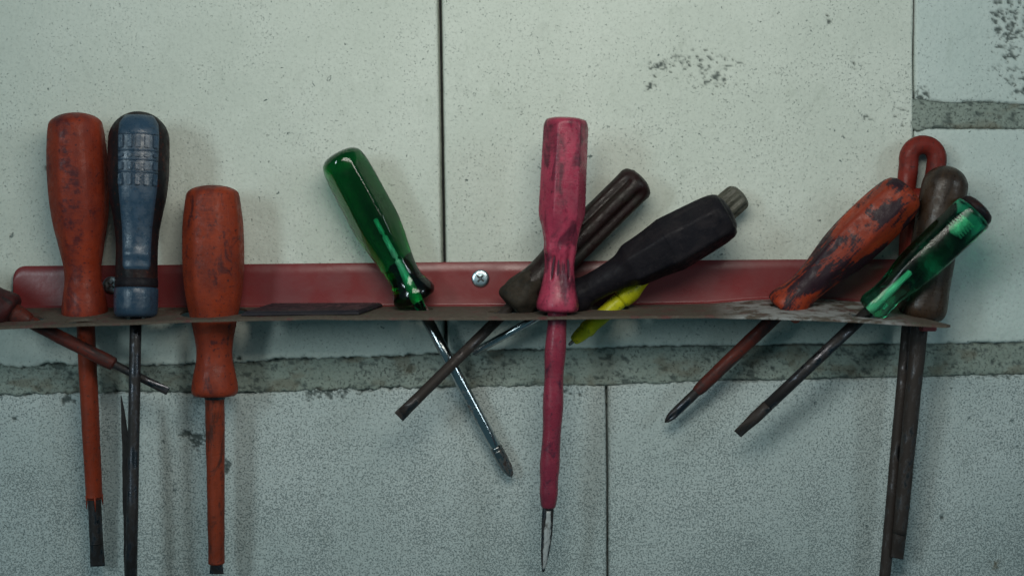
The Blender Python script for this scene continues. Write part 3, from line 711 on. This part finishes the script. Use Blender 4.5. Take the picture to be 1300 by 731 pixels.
# 10 clear green at the right
t = tools['green_b']
t.loft('handle', [(12, 0)] + [(12.1, 16), (12.2, 22.5), (14, 25.6), (30, 27), (70, 27), (105, 26.4), (128, 24), (146, 20), (160, 18.2), (172, 18.6), (182, 20), (189, 18.5), (193, 14), (193.5, 1)],
       M['clear_green2'], 66, 90, sec=poly_sec(8, 0.6, 14, 150, 0.5, 10))
t.loft('end_cap', [(-1, 1), (0, 14), (2, 19.5), (6, 22.6), (11.6, 23.2), (11.8, 1)], M['black_grip'], 50, 20, interp=False)
t.loft('tang', [(120, 1), (121, 3.4), (150, 4), (190, 5)], M['core'], 14, 6, interp=False)
t.loft('plug', [(26, 1)] + [(26 + i * 2 + j * 0.2, 8.5 if (i % 2 == 0) else 6.5) for i in range(12) for j in (0, 9)] + [(52, 1)], M['core'], 20, 6, interp=False)
t.loft('shaft', [(190, 7.6), (300, 7.4), (380, 7.6)], M['dark_steel'], 24, 6, interp=False)
taper_tip(t, 'blade', 370, 424, 7.8, M['rusty_steel'], 'flat', 1.18)
# 11 brown wooden
t = tools['brown_b']
t.loft('handle', dome(28.5, -1, 27) + [(29, 28.6), (48, 29), (75, 29), (105, 28.4), (132, 28.6), (155, 28.6), (172, 29.6), (184, 29.6), (192, 26.5), (196, 20), (197, 1)], M['brown_wood'], 56, 80)
t.loft('shaft', [(194, 10.4), (300, 9.6), (400, 9.2), (470, 8.8)], M['rusty_steel'], 24, 30, sec=wobble(None, 0.04, 7))
taper_tip(t, 'blade', 455, 501, 8.6, M['rusty_steel'], 'flat', 0.95)
# 12 red with hanging loop
t = tools['loop']
t.loft('handle', [(44, 1), (45, 12), (52, 18.5), (64, 20.5), (100, 20.5), (150, 18), (185, 13.5), (203, 12), (205, 9), (205.5, 1)], M['red_loop'], 44, 50, sec=poly_sec(6, 0.4, 60, 180, 0.2, 16))
arc = []
cx, r0 = 0.0, 18.0
for q in np.linspace(0, 1, 9)[:-1]: arc.append((-18 + 1.0 * q, 60 - 52 * q))
for a in np.linspace(math.pi, 0, 15): arc.append((r0 * math.cos(a), 6 - r0 * math.sin(a)))
for q in np.linspace(0, 1, 9)[1:]: arc.append((18 - 3 * q, 8 + 54 * q))
pts = [t.loc(s) + Vector((x * t.f, 0, 0)) for x, s in arc]
tube('hanging_loop', pts, 12.2 * t.f, M['red_loop'], t.e, 20)
t.loft('shaft', [(200, 7.4), (350, 7.2), (551, 7)], M['rusty_steel'], 22, 20, sec=wobble(None, 0.03, 9))
# 13 maroon at the left edge
t = tools['maroon']
t.loft('handle', cap_top(20, -6, 14) + [(6, 21), (20, 24), (60, 25), (88, 22), (104, 23), (114, 24), (120, 21), (122, 14), (123, 1)], M['maroon'], 48, 60)
t.loft('ferrule', [(119, 1), (120, 13), (134, 12), (146, 8.5), (148, 1)], M['sleeve_dark'], 30, 12)
t.loft('shaft_sleeve', [(142, 8.2), (200, 8.4), (258, 8.6), (264, 8), (266, 5)], M['sleeve_dark'], 22, 24, sec=wobble(None, 0.06, 12))
taper_tip(t, 'blade', 258, 342, 5.2, M['dark_steel'], 'flat', 1.0)

# ------------------------------------------------------------------ flat bar lying on the shelf, dark sliver
def flat_bar():
    e = (-240, 60); o3 = Vector((e[0], -e[1], float(shelf_z(e[0], e[1]))))
    P = [(344, 14), (486, 14), (456, 88), (306, 88)]
    bm = bmesh.new(); lo, hi = [], []
    for px, d in P:
        X_ = (px - 650) * (D - d) / D; z = float(shelf_z(X_, d)) + 1.0
        lo.append(bm.verts.new(Vector((X_, -d, z)) - o3)); hi.append(bm.verts.new(Vector((X_, -d, z + 5)) - o3))
    bm.faces.new(lo); bm.faces.new(hi)
    for i in range(4): bm.faces.new((lo[i], lo[(i + 1) % 4], hi[(i + 1) % 4], hi[i]))
    bmesh.ops.recalc_face_normals(bm, faces=bm.faces)
    bmesh.ops.bevel(bm, geom=[ed for ed in bm.edges if all(v in hi for v in ed.verts)], offset=3.2, segments=1, affect='EDGES')
    bmesh.ops.bevel(bm, geom=list(bm.edges), offset=0.4, segments=1, affect='EDGES')
    bmesh.ops.scale(bm, vec=(S, S, S), verts=bm.verts)
    me = bpy.data.meshes.new('flat_bar'); bm.to_mesh(me); bm.free(); me.materials.append(M['bar'])
    o = bpy.data.objects.new('flat_bar', me); col.objects.link(o); o.location = o3 * S
    tag(o, 'flat black steel bar with chamfered edges lying on the shelf left of the green handle', 'bar')
flat_bar()
def sliver():  # made-up solid for a pointed dark mark of unsettled nature
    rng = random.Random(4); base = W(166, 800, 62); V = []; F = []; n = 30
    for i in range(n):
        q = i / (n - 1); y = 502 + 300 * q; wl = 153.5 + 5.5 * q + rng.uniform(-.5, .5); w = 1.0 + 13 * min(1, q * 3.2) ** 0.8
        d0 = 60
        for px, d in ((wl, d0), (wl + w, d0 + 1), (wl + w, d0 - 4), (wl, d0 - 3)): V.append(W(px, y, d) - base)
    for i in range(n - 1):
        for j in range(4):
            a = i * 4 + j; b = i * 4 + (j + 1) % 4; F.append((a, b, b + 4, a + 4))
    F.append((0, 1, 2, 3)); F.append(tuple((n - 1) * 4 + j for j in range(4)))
    o = link_mesh('sliver', V, F, M['sliver'], None, smooth_=False); o.location = base * S
    tag(o, 'narrow dark pointed sliver rising beside the steel shaft of the blue screwdriver', 'sliver')
sliver()
